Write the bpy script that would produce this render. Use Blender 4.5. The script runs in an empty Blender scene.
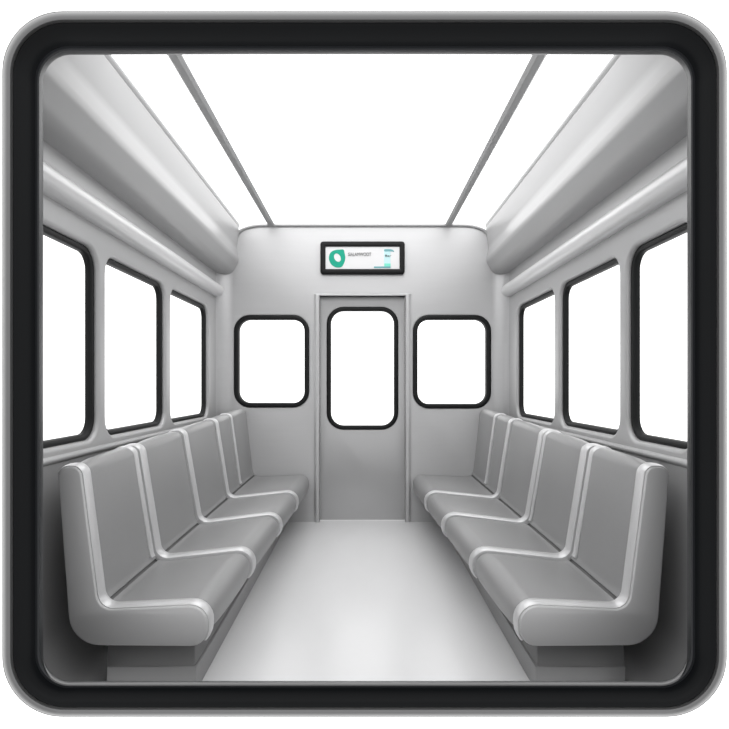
import bpy, bmesh, math
from mathutils import Vector
from mathutils.geometry import tessellate_polygon

COL = bpy.context.scene.collection
PI = math.pi
F = 560.0                 # focal length in pixels of the 729 px wide frame
CZ = 1.015                # camera height
D = 4.15                  # distance to the end wall
W = 1.06                  # half width of the cabin
H = 2.208                 # ceiling height

# ---------------------------------------------------------------- materials
def mat(name, col, rough=.4, metal=0., spec=.5, brush=0., brush_scale=(1, 1, 1), coat=0., tint=0.):
    m = bpy.data.materials.new(name); m.use_nodes = True
    nt = m.node_tree; b = nt.nodes['Principled BSDF']
    b.inputs['Base Color'].default_value = (*col, 1)
    b.inputs['Roughness'].default_value = rough
    b.inputs['Metallic'].default_value = metal
    b.inputs['Specular IOR Level'].default_value = spec
    b.inputs['Coat Weight'].default_value = coat
    if brush > 0:
        tc = nt.nodes.new('ShaderNodeTexCoord'); mp = nt.nodes.new('ShaderNodeMapping')
        mp.inputs['Scale'].default_value = brush_scale
        nz = nt.nodes.new('ShaderNodeTexNoise'); nz.inputs['Scale'].default_value = 1.0
        nz.inputs['Detail'].default_value = 3
        nt.links.new(tc.outputs['Object'], mp.inputs['Vector'])
        nt.links.new(mp.outputs['Vector'], nz.inputs['Vector'])
        mr = nt.nodes.new('ShaderNodeMapRange')
        mr.inputs['To Min'].default_value = rough - brush; mr.inputs['To Max'].default_value = rough + brush
        nt.links.new(nz.outputs['Fac'], mr.inputs['Value'])
        nt.links.new(mr.outputs['Result'], b.inputs['Roughness'])
        if tint > 0:
            mx = nt.nodes.new('ShaderNodeMix'); mx.data_type = 'RGBA'
            mx.inputs['A'].default_value = (*[c * (1 - tint) for c in col], 1)
            mx.inputs['B'].default_value = (*[min(1, c * (1 + tint)) for c in col], 1)
            nt.links.new(nz.outputs['Fac'], mx.inputs['Factor'])
            nt.links.new(mx.outputs['Result'], b.inputs['Base Color'])
    return m

def emis(name, col, s):
    m = bpy.data.materials.new(name); m.use_nodes = True
    nt = m.node_tree; nt.nodes.remove(nt.nodes['Principled BSDF'])
    e = nt.nodes.new('ShaderNodeEmission'); e.inputs['Color'].default_value = (*col, 1); e.inputs['Strength'].default_value = s
    nt.links.new(e.outputs[0], nt.nodes['Material Output'].inputs[0]); return m

def glass(name):
    m = bpy.data.materials.new(name); m.use_nodes = True
    nt = m.node_tree; nt.nodes.remove(nt.nodes['Principled BSDF'])
    t = nt.nodes.new('ShaderNodeBsdfTransparent'); g = nt.nodes.new('ShaderNodeBsdfGlossy')
    g.inputs['Roughness'].default_value = .02
    lw = nt.nodes.new('ShaderNodeLayerWeight'); lw.inputs['Blend'].default_value = .15
    fr = nt.nodes.new('ShaderNodeMath'); fr.operation = 'MULTIPLY'; fr.inputs[1].default_value = .12
    nt.links.new(lw.outputs['Facing'], fr.inputs[0])
    mx = nt.nodes.new('ShaderNodeMixShader')
    nt.links.new(fr.outputs[0], mx.inputs[0]); nt.links.new(t.outputs[0], mx.inputs[1]); nt.links.new(g.outputs[0], mx.inputs[2])
    nt.links.new(mx.outputs[0], nt.nodes['Material Output'].inputs[0]); return m

def g(v): return (v, v, v * 1.01)
M = dict(
    side=mat('side_wall_steel', g(.41), .42, .25, .5, .05, (40, 3, 3), tint=.03),
    end=mat('end_wall_steel', g(.53), .40, .35, .5, .05, (4, 4, 40), tint=.03),
    door=mat('door_steel', g(.42), .30, .75, .5, .004, (60, 4, 2), tint=.006),
    cove=mat('duct_steel', g(.38), .38, .15, .35, .03, (40, 2, 40)),
    tube=mat('rail_steel', g(.62), .34, .15, .5, .03, (40, 2, 40)),
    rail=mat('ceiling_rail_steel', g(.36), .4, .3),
    edge=mat('edge_grey', g(.09), .6, .0, .2),
    floor=mat('floor_vinyl', g(.72), .25, .0, .6, .04, (6, 2, 6), tint=.02),
    cush=mat('grey_upholstery', g(.26), .40, .0, .55, .05, (90, 90, 90), tint=.05),
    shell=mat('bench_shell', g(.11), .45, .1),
    panel=mat('bench_end_grey', g(.54), .42, .1, .5),
    band=mat('bench_band_silver', g(.60), .34, .3, .6),
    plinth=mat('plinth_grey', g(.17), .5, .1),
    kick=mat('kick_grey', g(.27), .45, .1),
    rubber=mat('black_rubber', (.008, .0085, .009), .5, 0, .22),
    black=mat('frame_black', (.0026, .0032, .0040), .42, 0, .14),
    bead=mat('frame_bead', (.012, .013, .015), .42, 0, .3),
    bead_lit=mat('frame_bead_lit', g(.16), .4, .2),
    rim=mat('frame_rim', g(.13), .34, .3),
    lamp=emis('ceiling_diffuser', (1, 1, 1), 2.7),
    screen=mat('sign_screen', g(.70), .5, 0, .3),
    signblack=mat('sign_frame_black', (.006, .006, .0065), .5, 0, .2),
    teal=mat('sign_teal', (.010, .33, .22), .5, 0, .2),
    tealpale=mat('sign_pale_teal', (.50, .72, .74), .5, 0, .2),
    tealmid=mat('sign_mid_teal', (.16, .37, .40), .5, 0, .2),
    tealmint=mat('sign_mint', (.18, .66, .52), .5, 0, .2),
    ink=mat('sign_grey_ink', g(.06), .5, 0, .2),
    slab=mat('roof_slab', g(.4), .6),
    glass=glass('window_glass'),
)

# ---------------------------------------------------------------- helpers
def tag(o, label=None, cat=None, group=None, kind=None):
    if label: o['label'] = label
    if cat: o['category'] = cat
    if group: o['group'] = group
    if kind: o['kind'] = kind
    return o

def empty(name, loc=(0, 0, 0)):
    o = bpy.data.objects.new(name, None); COL.objects.link(o); o.location = loc
    o.empty_display_size = .1; return o

def mesh_obj(name, verts, faces, m, parent=None, flat=(), angle=45):
    me = bpy.data.meshes.new(name)
    me.from_pydata([tuple(v) for v in verts], [], faces)
    bm = bmesh.new(); bm.from_mesh(me)
    bm.faces.ensure_lookup_table()
    fl = set(flat)
    for i, f in enumerate(bm.faces): f.smooth = i not in fl
    bmesh.ops.remove_doubles(bm, verts=bm.verts, dist=1e-6)
    bmesh.ops.recalc_face_normals(bm, faces=bm.faces)
    bm.to_mesh(me); bm.free()
    me.set_sharp_from_angle(angle=math.radians(angle))
    me.materials.append(m)
    o = bpy.data.objects.new(name, me); COL.objects.link(o)
    if parent:
        o.parent = parent
        o.matrix_parent_inverse.identity()
        o.location = -Vector(parent.location)       # meshes are written in world coordinates
    return o

class Geo:
    def __init__(s): s.v, s.f, s.flat = [], [], []
    def loft(s, loops, ring=True, caps=False, wrap=False):
        """loops of equal length; ring closes each loop, wrap joins the last loop to the first"""
        n = len(loops[0]); b = len(s.v)
        for l in loops: s.v += [Vector(p) for p in l]
        L = len(loops)
        for i in range(L if wrap else L - 1):
            i2 = (i + 1) % L
            for j in range(n if ring else n - 1):
                k = (j + 1) % n
                s.f.append((b + i * n + j, b + i * n + k, b + i2 * n + k, b + i2 * n + j))
        if caps:
            for i in (0, L - 1): s.cap([loops[i]])
        return s
    def cap(s, polys):
        """polys: outer loop then holes, 3-D points"""
        b = len(s.v); pts = [Vector(p) for l in polys for p in l]
        for t in tessellate_polygon([[Vector(p) for p in l] for l in polys]):
            s.flat.append(len(s.f)); s.f.append(tuple(b + i for i in t))
        s.v += pts
        return s
    def box(s, x0, x1, y0, y1, z0, z1, bev=0.):
        loops = []
        for y, ins in ((y0, bev), (y0 + bev, 0), (y1 - bev, 0), (y1, bev)) if bev else ((y0, 0), (y1, 0)):
            loops.append([(p[0], y, p[1]) for p in rr((x0 + x1) / 2, (z0 + z1) / 2, (x1 - x0) / 2, (z1 - z0) / 2, max(bev, 1e-5), -ins, 3 if bev else 1)])
        return s.loft(loops, caps=True)
    def build(s, name, m, parent=None, angle=45): return mesh_obj(name, s.v, s.f, m, parent, s.flat, angle)

def rr(cx, cy, hw, hh, r, off=0., n=8):
    """rounded rectangle, counter-clockwise, grown by off"""
    hw += off; hh += off; r = max(r + off, 1e-4); r = min(r, hw, hh)
    out = []
    for sx, sy, a0 in ((1, 1, 0), (-1, 1, PI / 2), (-1, -1, PI), (1, -1, 1.5 * PI)):
        for i in range(n + 1):
            a = a0 + PI / 2 * i / n
            out.append((cx + sx * (hw - r) + r * math.cos(a), cy + sy * (hh - r) + r * math.sin(a)))
    return out

def fillet(pts, n=6):
    """pts: (x, z, radius) open polyline -> rounded polyline; same count for same input count"""
    out = []
    for i, (x, z, r) in enumerate(pts):
        p = Vector((x, z))
        if i in (0, len(pts) - 1) or r <= 0: out.append(p); continue
        a = Vector(pts[i - 1][:2]) - p; b = Vector(pts[i + 1][:2]) - p
        la, lb = a.length, b.length; a.normalize(); b.normalize()
        half = math.acos(max(-1, min(1, a.dot(b)))) / 2
        d = min(r / math.tan(half), la * .49, lb * .49); r2 = d * math.tan(half)
        c = p + (a + b).normalized() * (r2 / math.sin(half))
        s0 = p + a * d - c; s1 = p + b * d - c
        a0 = math.atan2(s0.y, s0.x); a1 = math.atan2(s1.y, s1.x); da = (a1 - a0 + PI) % (2 * PI) - PI
        for k in range(n + 1):
            t = a0 + da * k / n; out.append(c + Vector((math.cos(t), math.sin(t))) * r2)
    return out

def fillet_closed(pts, n=6):
    ext = [pts[-1]] + list(pts) + [pts[0]]
    return fillet(ext, n)[1:-1]

def normals2(path):
    ns = []
    for i in range(len(path)):
        t = (path[min(i + 1, len(path) - 1)] - path[max(i - 1, 0)]).normalized()
        ns.append(Vector((-t.y, t.x)))
    return ns

def ring_part(name, m, parent, hole, P, prof):
    """hole(off) -> 2-D loop; prof: closed list of (offset, depth); P maps (a, b, depth) to 3-D"""
    ge = Geo(); ge.loft([[P(a, b, d) for a, b in hole(o)] for o, d in prof], wrap=True)
    return ge.build(name, m, parent, 50)

def gasket_prof(w, d0, d1, out=.004):
    c = .005
    return [(out, d0 + c), (out - c, d0), (-w + c, d0), (-w, d0 + c), (-w, d1), (out, d1)]

def plate(ge, outer, holes, P, thick, bev):
    """flat plate (front at depth 0) with bevelled holes"""
    ge.cap([[P(a, b, 0) for a, b in outer]] + [[P(a, b, 0) for a, b in h(bev)] for h in holes])
    ge.cap([[P(a, b, thick) for a, b in outer]] + [[P(a, b, thick) for a, b in h(0)] for h in holes])
    ge.loft([[P(a, b, 0) for a, b in outer], [P(a, b, thick) for a, b in outer]])
    for h in holes:
        loops = []
        for k in range(7):
            t = PI / 2 * k / 6
            loops.append([P(a, b, bev * (1 - math.cos(t))) for a, b in h(bev * (1 - math.sin(t)))])
        loops.append([P(a, b, thick) for a, b in h(0)])
        ge.loft(loops)

def mouth(x, z):
    """depth at which a lengthwise edge at (x, z) starts: the near mouth of the cabin flares to meet the front frame"""
    lo, hi = 1.0, 2.6
    hw, hu, hd, r = 344., 350., 313., 46.
    for _ in range(40):
        y = (lo + hi) / 2
        px, pz = abs(x) * F / y, (z - CZ) * F / y
        top = hu if pz > 0 else hd
        dx, dz = px - (hw - r), abs(pz) - (top - r)
        ok = px <= hw and abs(pz) <= top and not (dx > 0 and dz > 0 and dx * dx + dz * dz > r * r)
        if ok: hi = y
        else: lo = y
    return hi

def sweep_y(name, prof, y0, y1, m, parent=None, closed=True, angle=35):
    ge = Geo(); ge.loft([[(p[0], y0, p[1]) for p in prof], [(p[0], y1, p[1]) for p in prof]], ring=closed, caps=closed)
    return ge.build(name, m, parent, angle)

# ---------------------------------------------------------------- setting: floor, ceiling
Y0 = 1.76                 # open near end of the cabin
ge = Geo(); ge.box(-W, W, 1.83, D + .06, -.05, 0)
tag(ge.build('floor', M['floor']), 'pale grey glossy aisle floor between the two benches', 'floor', kind='structure')
ge = Geo(); ge.box(-W, W, 1.96, D + .14, H + .03, H + .05)
tag(ge.build('ceiling', M['slab']), 'flat ceiling above the glowing light panels', 'ceiling', kind='structure')

# ---------------------------------------------------------------- side walls and their windows
WIN = [(1.795, 2.252), (2.318, 3.02), (3.10, 3.86)]
ZW0, ZW1 = .800, 1.557
TH = .046
def side_hole(i):
    a, b = WIN[i]
    return lambda off: rr((a + b) / 2, (ZW0 + ZW1) / 2, (b - a) / 2, (ZW1 - ZW0) / 2, .085, off)
wn = 0
for sgn, side in ((-1, 'left'), (1, 'right')):
    P = lambda a, b, d: (sgn * (W + d), a, b)
    ge = Geo(); plate(ge, [(Y0, .17), (Y0 + .15, 0), (D + .06, 0), (D + .06, 1.98), (Y0 + .04, 1.98), (Y0, 1.9)], [side_hole(i) for i in range(3)], P, TH, .017)
    tag(ge.build('wall_' + side, M['side']), side + ' side wall of brushed grey metal with three windows', 'wall', kind='structure')
    for i in range(3):
        wn += 1
        a, b = WIN[i]
        r = empty('window_%d' % wn, (sgn * (W + .04), (a + b) / 2, ZW0))
        tag(r, ['nearest window of the %s side wall, cut by the black frame', 'middle window of the three in the %s side wall',
                'farthest window of the %s side wall, next to the end wall'][i] % side, 'window', kind='structure')
        ring_part('gasket', M['rubber'], r, side_hole(i), P, gasket_prof(.023, .019, .045))
        pn = Geo(); lp = side_hole(i)(-.018)
        pn.loft([[P(u, v, .032) for u, v in lp], [P(u, v, .036) for u, v in lp]], caps=True)
        pn.build('pane', M['glass'], r)

# ---------------------------------------------------------------- end wall, its windows and the door
def ehole(px0, px1, py0, py1, r, s=F / D):
    x0, x1 = (px0 - 362.5) / s, (px1 - 362.5) / s; z1, z0 = CZ + (385 - py0) / s, CZ + (385 - py1) / s
    return lambda off: rr((x0 + x1) / 2, (z0 + z1) / 2, (x1 - x0) / 2, (z1 - z0) / 2, r, off)
PE = lambda a, b, d: (a, D + d, b)
eh = [ehole(234.5, 308.5, 315.5, 407, .115), ehole(413.5, 490.5, 315.5, 408, .115)]
DX0, DX1, DZ = -.318, .318, 1.015 + (385 - 296) / (F / D)
ZT = H - .012
ARC = [(.928 - .19 * (1 - math.cos(PI / 2 * k / 12)), 2.115 + (ZT - 2.115) * math.sin(PI / 2 * k / 12)) for k in range(13)]
top = [Vector(p) for p in ARC + [(-x, z) for x, z in ARC[::-1]]]
outer = [(-W, 0), (DX0, 0), (DX0, DZ), (DX1, DZ), (DX1, 0), (W, 0), (W, 2.115)] + [(p.x, p.y) for p in top] + [(-W, 2.115)]
ge = Geo(); plate(ge, outer, eh, PE, .06, .012)
tag(ge.build('wall_end', M['end']), 'end wall of pale grey metal with a door between two windows', 'wall', kind='structure')
for i in range(2):
    wn += 1
    lp = eh[i](-.02)
    r = empty('window_%d' % wn, ((-.67, .66)[i], D + .03, .85))
    tag(r, ['small black-edged window in the end wall on the left of the door', 'small black-edged window in the end wall on the right of the door'][i], 'window', kind='structure')
    ring_part('gasket', M['rubber'], r, eh[i], PE, gasket_prof(.030, -.008, .05, .004))
    pn = Geo(); pn.loft([[PE(u, v, .03) for u, v in lp], [PE(u, v, .034) for u, v in lp]], caps=True)
    pn.build('pane', M['glass'], r)
# concave corner mouldings between side walls and end wall
tn = 0
for sgn, side in ((-1, 'left'), (1, 'right')):
    tn += 1; R = .10
    arc = [(sgn * (W - R + R * math.cos(a)), D - R + R * math.sin(a)) for a in [PI / 2 * k / 10 for k in range(11)]]
    lp = arc + [(sgn * (W - .002), D - .0), ]
    lp = [(x, y - .0005) for x, y in arc] + [(sgn * W, D)]
    ge = Geo(); ge.loft([[(x, y, 0) for x, y in lp], [(x, y, 1.86) for x, y in lp]], caps=True)
    tag(ge.build('trim_%d' % tn, M['end'], None, 30), 'rounded corner moulding joining %s side wall and end wall' % side, 'corner moulding', kind='structure')
# grey strip standing in for gap shade along the end wall's arched top
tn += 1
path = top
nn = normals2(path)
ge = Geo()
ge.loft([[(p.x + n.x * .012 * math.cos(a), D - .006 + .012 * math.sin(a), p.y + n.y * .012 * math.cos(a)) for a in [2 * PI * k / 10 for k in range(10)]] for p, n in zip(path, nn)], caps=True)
tag(ge.build('trim_%d' % tn, M['rail']), 'thin grey strip added as gap shade along the rounded top of the end wall', 'edging', kind='structure')

# the door
dr = empty('door_1', (0, D + .05, 0))
tag(dr, 'narrow metal sliding door with tall black-edged window in the end wall', 'door', kind='structure')
dy = .05
PD = lambda a, b, d: (a, D + dy + d, b)
dh = ehole(327.5, 397.5, 307.5, 429, .12, F / (D + dy))
ge = Geo(); plate(ge, [(DX0 + .001, .003), (DX1 - .001, .003), (DX1 - .001, DZ - .001), (DX0 + .001, DZ - .001)], [dh], PD, .04, .010)
ge.build('door_leaf', M['door'], dr)
ring_part('window_gasket', M['rubber'], dr, dh, PD, gasket_prof(.026, -.010, .036, .004))
lp = dh(-.02); pn = Geo(); pn.loft([[PD(u, v, .015) for u, v in lp], [PD(u, v, .019) for u, v in lp]], caps=True)
pn.build('window_pane', M['glass'], dr)
# casing: a bead around the opening
bw = .042
ge = Geo()
def casing(off): return [(DX0 - off, 0), (DX0 - off, DZ + off), (DX1 + off, DZ + off), (DX1 + off, 0)]
prof = [(0, .049), (0, -.008), (.006, -.014), (bw * .55, -.014), (bw, -.003), (bw, .0)]
def casing2(o): return [(DX0 - o, 0), (DX0 - o, DZ + o * .45), (DX1 + o, DZ + o * .45), (DX1 + o, 0)]
ge.loft([[PE(a, b, d) for a, b in casing2(o)] for o, d in prof], ring=False)
ge.build('door_casing', M['end'], dr, 30)

# ---------------------------------------------------------------- ceiling lights, rails
XC = .930                  # edge of the luminous ceiling
xr = [-.677, .638]
xs = [(-XC, xr[0] - .012), (xr[0] + .012, xr[1] - .012), (xr[1] + .012, XC)]
lab = ['narrow glowing white ceiling light panel over the left bench', 'wide glowing white ceiling light panel over the aisle',
       'narrow glowing white ceiling light panel over the right bench']
for (a, b), l in zip(xs, lab):
    t = empty('ceiling_light', ((a + b) / 2, 3, H)); tag(t, l, 'ceiling light', 'glowing ceiling light panels')
    ge = Geo(); ge.box(a, b, 1.97, D + .12, H, H + .012); ge.build('diffuser', M['lamp'], t)
    ge = Geo(); ge.box(a - .003, b + .003, 1.965, D + .125, H + .0125, H + .0295); ge.build('housing', M['slab'], t)
for x, side in zip(xr, ('left', 'right')):
    tn += 1
    w = .026
    prof = [(x - w, H + .012), (x - w, H - .006), (x - w * .55, H - .018), (x + w * .55, H - .018), (x + w, H - .006), (x + w, H + .012)]
    tag(sweep_y('trim_%d' % tn, prof, 1.95, D + .10, M['rail']), 'slim grey rail dividing the glowing ceiling panels on the %s' % side, 'ceiling rail', kind='structure')

# ---------------------------------------------------------------- overhead ducts and half-round rails
for sgn, side in ((-1, 'left'), (1, 'right')):
    t = empty('overhead_duct', (sgn * 1.0, 3, 1.83)); tag(t, 'wide rounded metal overhead duct along the top of the %s side wall' % side, 'overhead duct', 'overhead metal ducts')
    p = fillet([(1.06, H + .02, 0), (.930, H + .02, 0), (.914, H - .03, .01), (.931, 2.03, .15), (.915, 1.935, .07), (.968, 1.836, .07), (1.06, 1.830, 0)], 10)
    prof = [(sgn * q.x, q.y) for q in p]
    ge = Geo(); ge.loft([[(x, mouth(x, z) if y == 0 else y, z) for x, z in prof] for y in (0, 2.6, 3.4, D - .001)], caps=True)
    ge.build('shell', M['cove'], t, 40)
    ge = Geo(); w = .030
    e = [(.934 - .026, H + .0), (.934 - .026, H - .014), (.934 - .016, H - .030), (.934 + .006, H - .034), (.934 + .006, H)]
    ge.loft([[(sgn * x, y or mouth(x, z), z) for x, z in e] for y in (0, D - .002)], caps=True)
    ge.build('edge_strip', M['rail'], t)
    tn += 1
    R = .044; cz = 1.694; cx = W - .018
    ge = Geo()
    loops = []
    ys = [1.745, 2.5, 3.3, D - .13] + [D - .13 + .055 * math.sin(PI / 2 * k / 6) for k in range(1, 6)]
    rs = [1, 1, 1, 1] + [math.cos(PI / 2 * k / 6) for k in range(1, 6)]
    for y, k in zip(ys, rs):
        lp = [(sgn * (cx - (R * 1.0) * max(k, .05) * math.sin(a)), y, cz + R * max(k, .05) * math.cos(a)) for a in [PI * q / 16 for q in range(17)]]
        lp += [(sgn * W, y, cz - R * max(k, .05)), (sgn * W, y, cz + R * max(k, .05))]
        if y < 1.8: lp = [(a, mouth(a, c), c) for a, b, c in lp]
        loops.append(lp)
    ge.loft(loops, caps=True)
    tag(ge.build('trim_%d' % tn, M['tube'], None, 50), 'pale half-round rail running above the windows of the %s side wall' % side, 'wall rail', kind='structure')
    tn += 1
    ge = Geo(); zc = .757
    prof = [(sgn * (W + .0), zc - .014)] + [(sgn * (W - .010 * math.sin(a)), zc - .012 * math.cos(a)) for a in [PI * q / 8 for q in range(1, 8)]] + [(sgn * W, zc + .014)]
    tag(sweep_y('trim_%d' % tn, prof, Y0, D - .1, M['side']), 'low ridge under the windows of the %s side wall' % side, 'ridge', kind='structure')

for sgn, side in ((-1, 'left'), (1, 'right')):
    R = .19
    prof = [(sgn * (W - R + R * math.cos(a)), R - R * math.sin(a) + .001) for a in [PI / 2 * q / 12 for q in range(13)]] + [(sgn * (W - .001), .0005)]
    ge = Geo(); ge.loft([[(x, y or mouth(x, z), z) for x, z in prof] for y in (0, D - .001)], caps=True)
    tag(ge.build('baseboard_' + side, M['side'], None, 40), 'curved grey skirting where the %s side wall meets the floor' % side, 'skirting', kind='structure')

# ---------------------------------------------------------------- benches
YB0, YB1 = 1.785, D - .004
def lerp(a, b, t): return a + (b - a) * t
NF = 7
NOSE = [.108]
def bench_path(t):
    up = .086 * t; us = .050 * t; nx = NOSE[0] * t; bx = .044 * t
    pts = [(-.974 + bx, .62 + up, 0), (-.974 + bx, .754 + up, .035), (-.900 + bx, .754 + up, .032), (-.842 + bx, .297 + us, .05),
           (-.490 + nx, .314 + us, .09), (-.498 + nx, .180 + us * .7, .055), (-.60 + nx, .180 + us * .7, 0)]
    return fillet(pts, NF)
# index of path corners: start, [top back], [top front], [crease], [nose top], [nose bottom], end
K = NF + 1
I_TOP0, I_TOPF, I_CR, I_NT, I_NB, I_END = 1, 1 + K, 1 + 2 * K, 1 + 3 * K, 1 + 4 * K, 1 + 5 * K
def ty(y): return (y - YB0) / (D - YB0)
LP0 = bench_path(0)
acc = [0.]
for i in range(1, len(LP0)): acc.append(acc[-1] + (LP0[i] - LP0[i - 1]).length)
a0, a1 = acc[I_TOP0], acc[I_NB]
SK = [min(1, max(0, (a - a0) / (a1 - a0))) for a in acc]       # 0 at back top, 1 at nose
def frame_at(y):
    p = bench_path(ty(y)); return p, normals2(p)

DIV = [(2.245, 2.385), (2.775, 3.01), (3.33, 3.56), (3.67, 3.80)]   # (y at back top, y at nose) of each band
def ydiv(k, s):
    s = s ** 2.3
    if k < 0: return YB0 + .035
    if k >= len(DIV): return YB1
    a, b = DIV[k]; return a + (b - a) * s

def bench(sgn, side):
    t = empty('bench', (sgn * .72, 3.0, 0))
    tag(t, 'long grey padded bench seat along the %s side wall' % side, 'bench', 'facing padded benches')
    NOSE[0] = .108 if sgn < 0 else .136
    X = lambda x: -sgn * (x - (.007 if sgn > 0 else 0))          # profile is written for the left side
    # end panel
    o = [(-.974, .754, .035), (-.900, .754, .032), (-.842, .297, .05), (-.490, .314, .09), (-.498, .180, .055), (-.932, .184, .10)]
    out = fillet_closed(o, NF)
    c = sum((Vector(p) for p in out), Vector((0, 0))) / len(out)
    def inset(d):
        n = len(out); res = []
        for i in range(n):
            tg = (out[(i + 1) % n] - out[i - 1]).normalized(); nr = Vector((tg.y, -tg.x))   # clockwise path: inward
            res.append(out[i] + nr * d)
        return res
    ge = Geo(); loops = []
    for d, y in ((.006, 0), (.002, .0015), (0, .006), (0, .05)):
        loops.append([(X(p.x), YB0 + y, p.y) for p in inset(d)])
    ge.loft(loops, caps=True)
    ge.build('end_panel', M['panel'], t, 50)['label'] = 'smooth grey L-shaped end panel'
    # shell
    ge = Geo(); loops = []
    for q in range(13):
        y = lerp(YB0 + .045, YB1, q / 12); p, n = frame_at(y)
        lo = [p[i] - n[i] * .022 for i in range(I_TOP0, I_NB + K)]
        tt = ty(y)
        lo += [Vector((-.90 + .036 * tt, .196 + .036 * tt)), Vector((-.948 + .036 * tt, .27 + .036 * tt))]
        loops.append([(X(v.x), y, v.y) for v in lo])
    ge.loft(loops, caps=True); ge.build('shell', M['shell'], t, 40)
    # cushions
    def cushion(name, ka, kb, i0, i1, puff):
        ge = Geo(); loops = []
        NY = 14
        for q in range(NY + 1):
            f = q / NY
            e = (1 - (2 * f - 1) ** 4)
            up, dn = [], []
            for i in range(i0, i1 + 1):
                s = SK[i]
                y = lerp(ydiv(ka, s), ydiv(kb, s), f)
                p, n = frame_at(y)
                g_ = (acc[i] - acc[i0]) / (acc[i1] - acc[i0]); ee = min(1, 7 * g_, 7 * (1 - g_)); ee = ee * (2 - ee)
                off = -.012 + puff * e * (.25 + .75 * ee)
                up.append((X(p[i].x + n[i].x * off), y, p[i].y + n[i].y * off))
                dn.append((X(p[i].x - n[i].x * .030), y, p[i].y - n[i].y * .030))
            loops.append(up + dn[::-1])
        ge.loft(loops, caps=True)
        return ge.build(name, M['cush'], t, 60)
    for k in range(4):
        cushion('seat_cushion', k - 1, k if k < 3 else 9, I_CR + 4, I_NB + 4, .021)
    for k in range(5):
        cushion('backrest_cushion', k - 1, k if k < 4 else 9, I_TOP0, I_CR + 3, .019)
    # bands
    def band(name, ks, w, h, i0, i1, dy=0., taper=0.):
        ge = Geo(); loops = []
        for i in range(i0, i1 + 1):
            y = ydiv(ks, SK[i]) + dy; p, n = frame_at(y); p, n = p[i], n[i]
            f = (i - i0) / (i1 - i0)
            ww = w * (1 - taper * f); hh = h
            cs = [(-ww / 2, -.02), (-ww / 2, hh * .3), (-ww / 2 + .008, hh), (0, hh * 1.15), (ww / 2 - .008, hh), (ww / 2, hh * .3), (ww / 2, -.02)]
            loops.append([(X(p.x + n.x * b), y + a, p.y + n.y * b) for a, b in cs])
        ge.loft(loops, caps=True)
        return ge.build(name, M['band'], t, 50)
    band('end_band', -1, .052, .006, I_TOP0 + 1, I_NB + 3, -.003)['label'] = 'shiny silver band edging the end panel'
    for k in range(3):
        band('divider_band', k, .060, .007, I_TOP0 + 1, I_NB + 4, .014 if k == 0 else 0)['label'] = 'shiny silver band between two seats'
    band('back_band', 0, .054, .008, I_TOP0 + 1, I_CR + 2, -.056, .45)['label'] = 'shiny silver band on the backrest only'
    if side == 'right':
        band('back_band', 1, .044, .008, I_TOP0 + 1, I_CR + 2, -.062, .45)['label'] = 'shiny silver band on the backrest only'
    band('back_band', 3, .050, .008, I_TOP0 + 1, I_CR + 2, 0, .3)['label'] = 'shiny silver band on the backrest only'
    # plinth
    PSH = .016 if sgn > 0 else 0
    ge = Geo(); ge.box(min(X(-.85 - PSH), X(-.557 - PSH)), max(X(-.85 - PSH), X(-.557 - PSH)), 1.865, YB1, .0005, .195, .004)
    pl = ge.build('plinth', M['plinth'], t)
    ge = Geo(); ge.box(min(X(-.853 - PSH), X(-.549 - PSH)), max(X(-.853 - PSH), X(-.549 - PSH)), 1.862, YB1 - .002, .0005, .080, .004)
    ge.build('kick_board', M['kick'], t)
    return t
bench(-1, 'left'); bench(1, 'right')

# ---------------------------------------------------------------- sign above the door
SY = D - .028
ss = F / SY
def sp(px, py): return ((px - 362.5) / ss, CZ + (385 - py) / ss)
sg = empty('sign', (0, D - .01, 1.84))
tag(sg, 'small black-framed white sign with green emblem above the door', 'sign')
(x0, z1), (x1, z0) = sp(320.3, 241.2), sp(404.8, 274)
sgl = lambda off: rr((x0 + x1) / 2, (z0 + z1) / 2, (x1 - x0) / 2, (z1 - z0) / 2, .022, off)
PS = lambda a, b, d: (a, SY + d, b)
ring_part('frame', M['signblack'], sg, sgl, PS, [(0, .006), (-.006, 0), (-.030, 0), (-.038, .005), (-.038, .026), (0, .026)])
ge = Geo(); lp = sgl(-.033); ge.loft([[PS(a, b, .010) for a, b in lp], [PS(a, b, .024) for a, b in lp]], caps=True)
scr = ge.build('screen', M['screen'], sg)
def smooth_loop(pts, n=4):
    out = []; L = len(pts)
    for i in range(L):
        p0, p1, p2, p3 = [Vector(pts[(i + k - 1) % L]) for k in range(4)]
        for k in range(n):
            t = k / n
            out.append(.5 * ((2 * p1) + (p2 - p0) * t + (2 * p0 - 5 * p1 + 4 * p2 - p3) * t * t + (3 * p1 - p0 - 3 * p2 + p3) * t ** 3))
    return out
def flatmark(name, m, loops, d, lab=None):
    ge = Geo()
    L3 = [[PS(*sp(x, y), d) for x, y in l] for l in loops]; L4 = [[PS(*sp(x, y), d + .0025) for x, y in l] for l in loops]
    ge.cap(L3)
    for a, b in zip(L3, L4): ge.loft([a, b])
    o = ge.build(name, m, scr)
    o.location = (0, 0, 0)
    if lab: o['label'] = lab
    return o
zl = lambda x, y: (325 + x / 18.22, 243 + y / 18.22)
zr = lambda x, y: (365 + x / 18.22, 243 + y / 18.22)
em = smooth_loop([zl(*p) for p in [(70, 270), (85, 195), (130, 145), (200, 120), (270, 115), (335, 115), (357, 180), (370, 260), (352, 350), (300, 432), (205, 440), (130, 402), (86, 340)]])
ho = [zl(226 + 62 * math.cos(a) + 76 * math.sin(a) * .14, 262 + 76 * math.sin(a) + 62 * math.cos(a) * .14) for a in [2 * PI * k / 24 for k in range(24)]]
flatmark('emblem', M['teal'], [em, ho], .0085, 'rounded green emblem with a pale hole')
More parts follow.
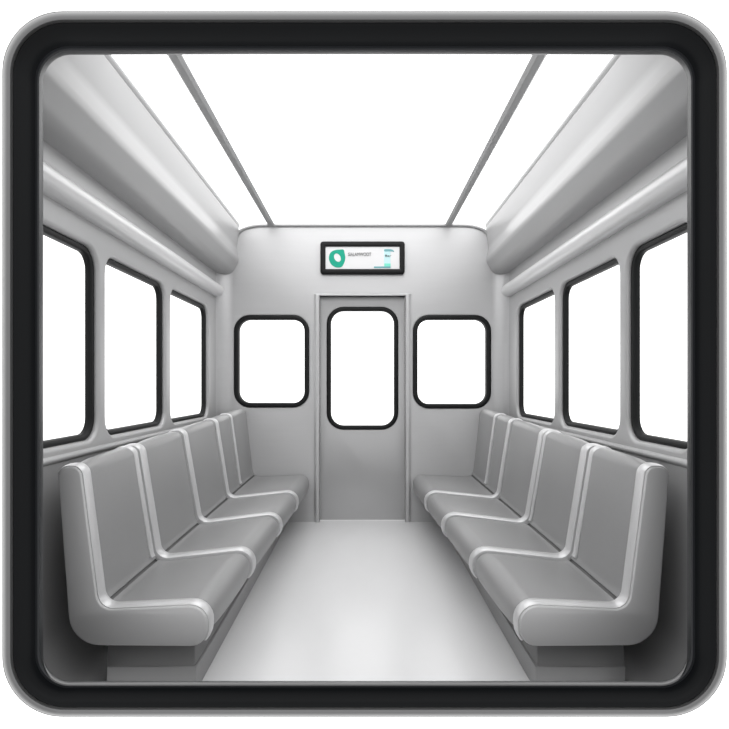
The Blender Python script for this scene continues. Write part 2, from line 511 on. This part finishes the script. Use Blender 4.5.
rect = lambda f, a, b, c, d: [f(a, b), f(c, b), f(c, d), f(a, d)]
flatmark('letter_stem', M['tealpale'], [rect(zr, 348, 105, 465, 372)], .0088, 'pale blue stripe')
flatmark('letter_bar', M['tealmid'], [smooth_loop([zr(*p) for p in [(356, 112), (420, 105), (480, 110), (520, 130), (528, 160), (495, 150), (430, 148), (358, 148)]])], .0080, 'grey teal bar')
flatmark('mint_block', M['tealmint'], [rect(zr, 352, 368, 466, 424)], .0084, 'mint green block')
flatmark('underline', M['tealmid'], [rect(zr, 165, 422, 468, 452)], .0078, 'dark teal line')
def text(name, s, px, py, w, h, m):
    cu = bpy.data.curves.new(name, 'FONT'); cu.body = s; cu.size = 1; cu.extrude = .02
    tmp = bpy.data.objects.new(name, cu); COL.objects.link(tmp)
    bpy.context.view_layer.update()
    me = bpy.data.meshes.new_from_object(tmp.evaluated_get(bpy.context.evaluated_depsgraph_get()))
    COL.objects.unlink(tmp); bpy.data.objects.remove(tmp); bpy.data.curves.remove(cu)
    xs_ = [v.co.x for v in me.vertices]; ys_ = [v.co.y for v in me.vertices]
    ax, bx, ay, by = min(xs_), max(xs_), min(ys_), max(ys_)
    for v in me.vertices:
        x, z = sp(px + (v.co.x - ax) / (bx - ax) * w, py - (v.co.y - ay) / (by - ay) * h)
        v.co = Vector((x, SY + .0068 - v.co.z * .02, z)) - Vector(sg.location)
    me.materials.clear(); me.materials.append(m)
    o = bpy.data.objects.new(name, me); COL.objects.link(o); o.parent = sg; o.parent = scr
    # the screen carries the offset of its own parent: undo it once
    o.location = Vector(sg.location)
    return o
text('lettering', 'SIALAMWOOT', 348.2, 255.8, 23.0, 3.4, M['ink'])
text('lettering', 'Bar', 385.2, 256.6, 6.2, 2.2, M['ink'])

# ---------------------------------------------------------------- the black frame around the near opening
fr = empty('front_frame', (0, 1.42, .1))
tag(fr, 'large black rounded-square frame with grey metal rim around the cabin opening', 'frame')
OUT = (2.3, 726.7, 11.3, 716.7, 60.); INN = (43.2, 687.2, 54.8, 681.0, 28.)
def fl(t, y):
    x0, x1, y0, y1, r = [lerp(a, b, t) for a, b in zip(OUT, INN)]
    k = y / F
    return [((x - 362.5) * k, y, CZ + (385 - v) * k) for x, v in rr((x0 + x1) / 2, (y0 + y1) / 2, (x1 - x0) / 2, (y1 - y0) / 2, r, 0, 14)]
def fpart(name, m, prof, ang=50):
    ge = Geo(); ge.loft([fl(t, y) for t, y in prof], wrap=True); return ge.build(name, m, fr, ang)
fpart('outer_rim', M['rim'], [(.30, 1.45), (.03, 1.45), (.012, 1.405), (.04, 1.396), (.09, 1.389), (.14, 1.387), (.19, 1.389), (.245, 1.398), (.285, 1.42)])['label'] = 'polished grey metal outer rim'
fpart('rim_lip', M['edge'], [(0., 1.452), (-.004, 1.425), (0.0, 1.408), (.022, 1.408), (.03, 1.452)])['label'] = 'thin dark outer edge'
fpart('body', M['black'], [(.25, 1.450), (.27, 1.405), (.29, 1.406), (.38, 1.414), (.50, 1.419), (.62, 1.422), (.72, 1.422), (.80, 1.418), (.86, 1.450)])
fpart('inner_bead', M['bead'], [(.78, 1.450), (.79, 1.422), (.82, 1.411), (.86, 1.405), (.90, 1.407), (.94, 1.416), (.975, 1.430), (.995, 1.450), (1.0, 1.485), (.90, 1.485)])

fpart('collar', M['black'], [(.30, 1.448), (.40, 1.448), (.38, 1.76), (.33, 1.76)])

ge = Geo()  # paler strip stands in for light caught on the bead's bottom run
def bead_lit(t, y):
    out = []
    for q, k in enumerate(range(1, 29)):
        f = min(1, q / 9, (27 - q) / 9); f = f * f * (3 - 2 * f)
        out.append(fl(lerp(.985, t, f), lerp(1.425, y, f))[k])
    return out
ge.loft([bead_lit(t, y) for t, y in [(.86, 1.404), (.90, 1.400), (.945, 1.403), (.985, 1.42), (.985, 1.44), (.86, 1.44)]], ring=False, wrap=True)
ge.build('bead_light_strip', M['bead_lit'], fr, 50)['label'] = 'grey strip added as light caught on the lower inner edge'

# ---------------------------------------------------------------- world, light, camera
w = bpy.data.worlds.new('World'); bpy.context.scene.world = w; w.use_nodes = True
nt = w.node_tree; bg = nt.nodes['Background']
tc = nt.nodes.new('ShaderNodeTexCoord'); sx = nt.nodes.new('ShaderNodeSeparateXYZ')
nt.links.new(tc.outputs['Generated'], sx.inputs[0])
def ramp(sock, a, b, lo, hi):
    mr = nt.nodes.new('ShaderNodeMapRange'); mr.interpolation_type = 'SMOOTHSTEP'
    for k, v in (('From Min', a), ('From Max', b), ('To Min', lo), ('To Max', hi)): mr.inputs[k].default_value = v
    nt.links.new(sx.outputs[sock], mr.inputs['Value']); return mr.outputs['Result']
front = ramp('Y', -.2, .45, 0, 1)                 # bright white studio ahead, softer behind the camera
back = ramp('Z', -.4, .9, 1.05, 1.7)              # added fill from behind: darker low, brighter high
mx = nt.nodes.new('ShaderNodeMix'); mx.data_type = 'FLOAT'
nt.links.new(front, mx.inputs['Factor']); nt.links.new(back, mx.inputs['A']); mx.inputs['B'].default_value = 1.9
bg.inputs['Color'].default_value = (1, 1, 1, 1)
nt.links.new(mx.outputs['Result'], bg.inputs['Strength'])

def area(name, loc, rot, sx_, sy_, e):
    l = bpy.data.lights.new(name, 'AREA'); l.shape = 'RECTANGLE'; l.size = sx_; l.size_y = sy_; l.energy = e
    o = bpy.data.objects.new(name, l); COL.objects.link(o); o.location = loc; o.rotation_euler = rot; return o

cam = bpy.data.cameras.new('camera'); co = bpy.data.objects.new('camera', cam); COL.objects.link(co)
co.location = (0, 0, CZ); co.rotation_euler = (PI / 2, 0, 0)
cam.sensor_width = 36; cam.lens = 36 * F / 729
cam.shift_x = 2.0 / 729; cam.shift_y = 20.5 / 729
cam.clip_start = .02
sc = bpy.context.scene
sc.camera = co
sc.view_settings.view_transform = 'Standard'
sc.view_settings.look = 'None'
sc.cycles.max_bounces = 8
sc.cycles.transparent_max_bounces = 16
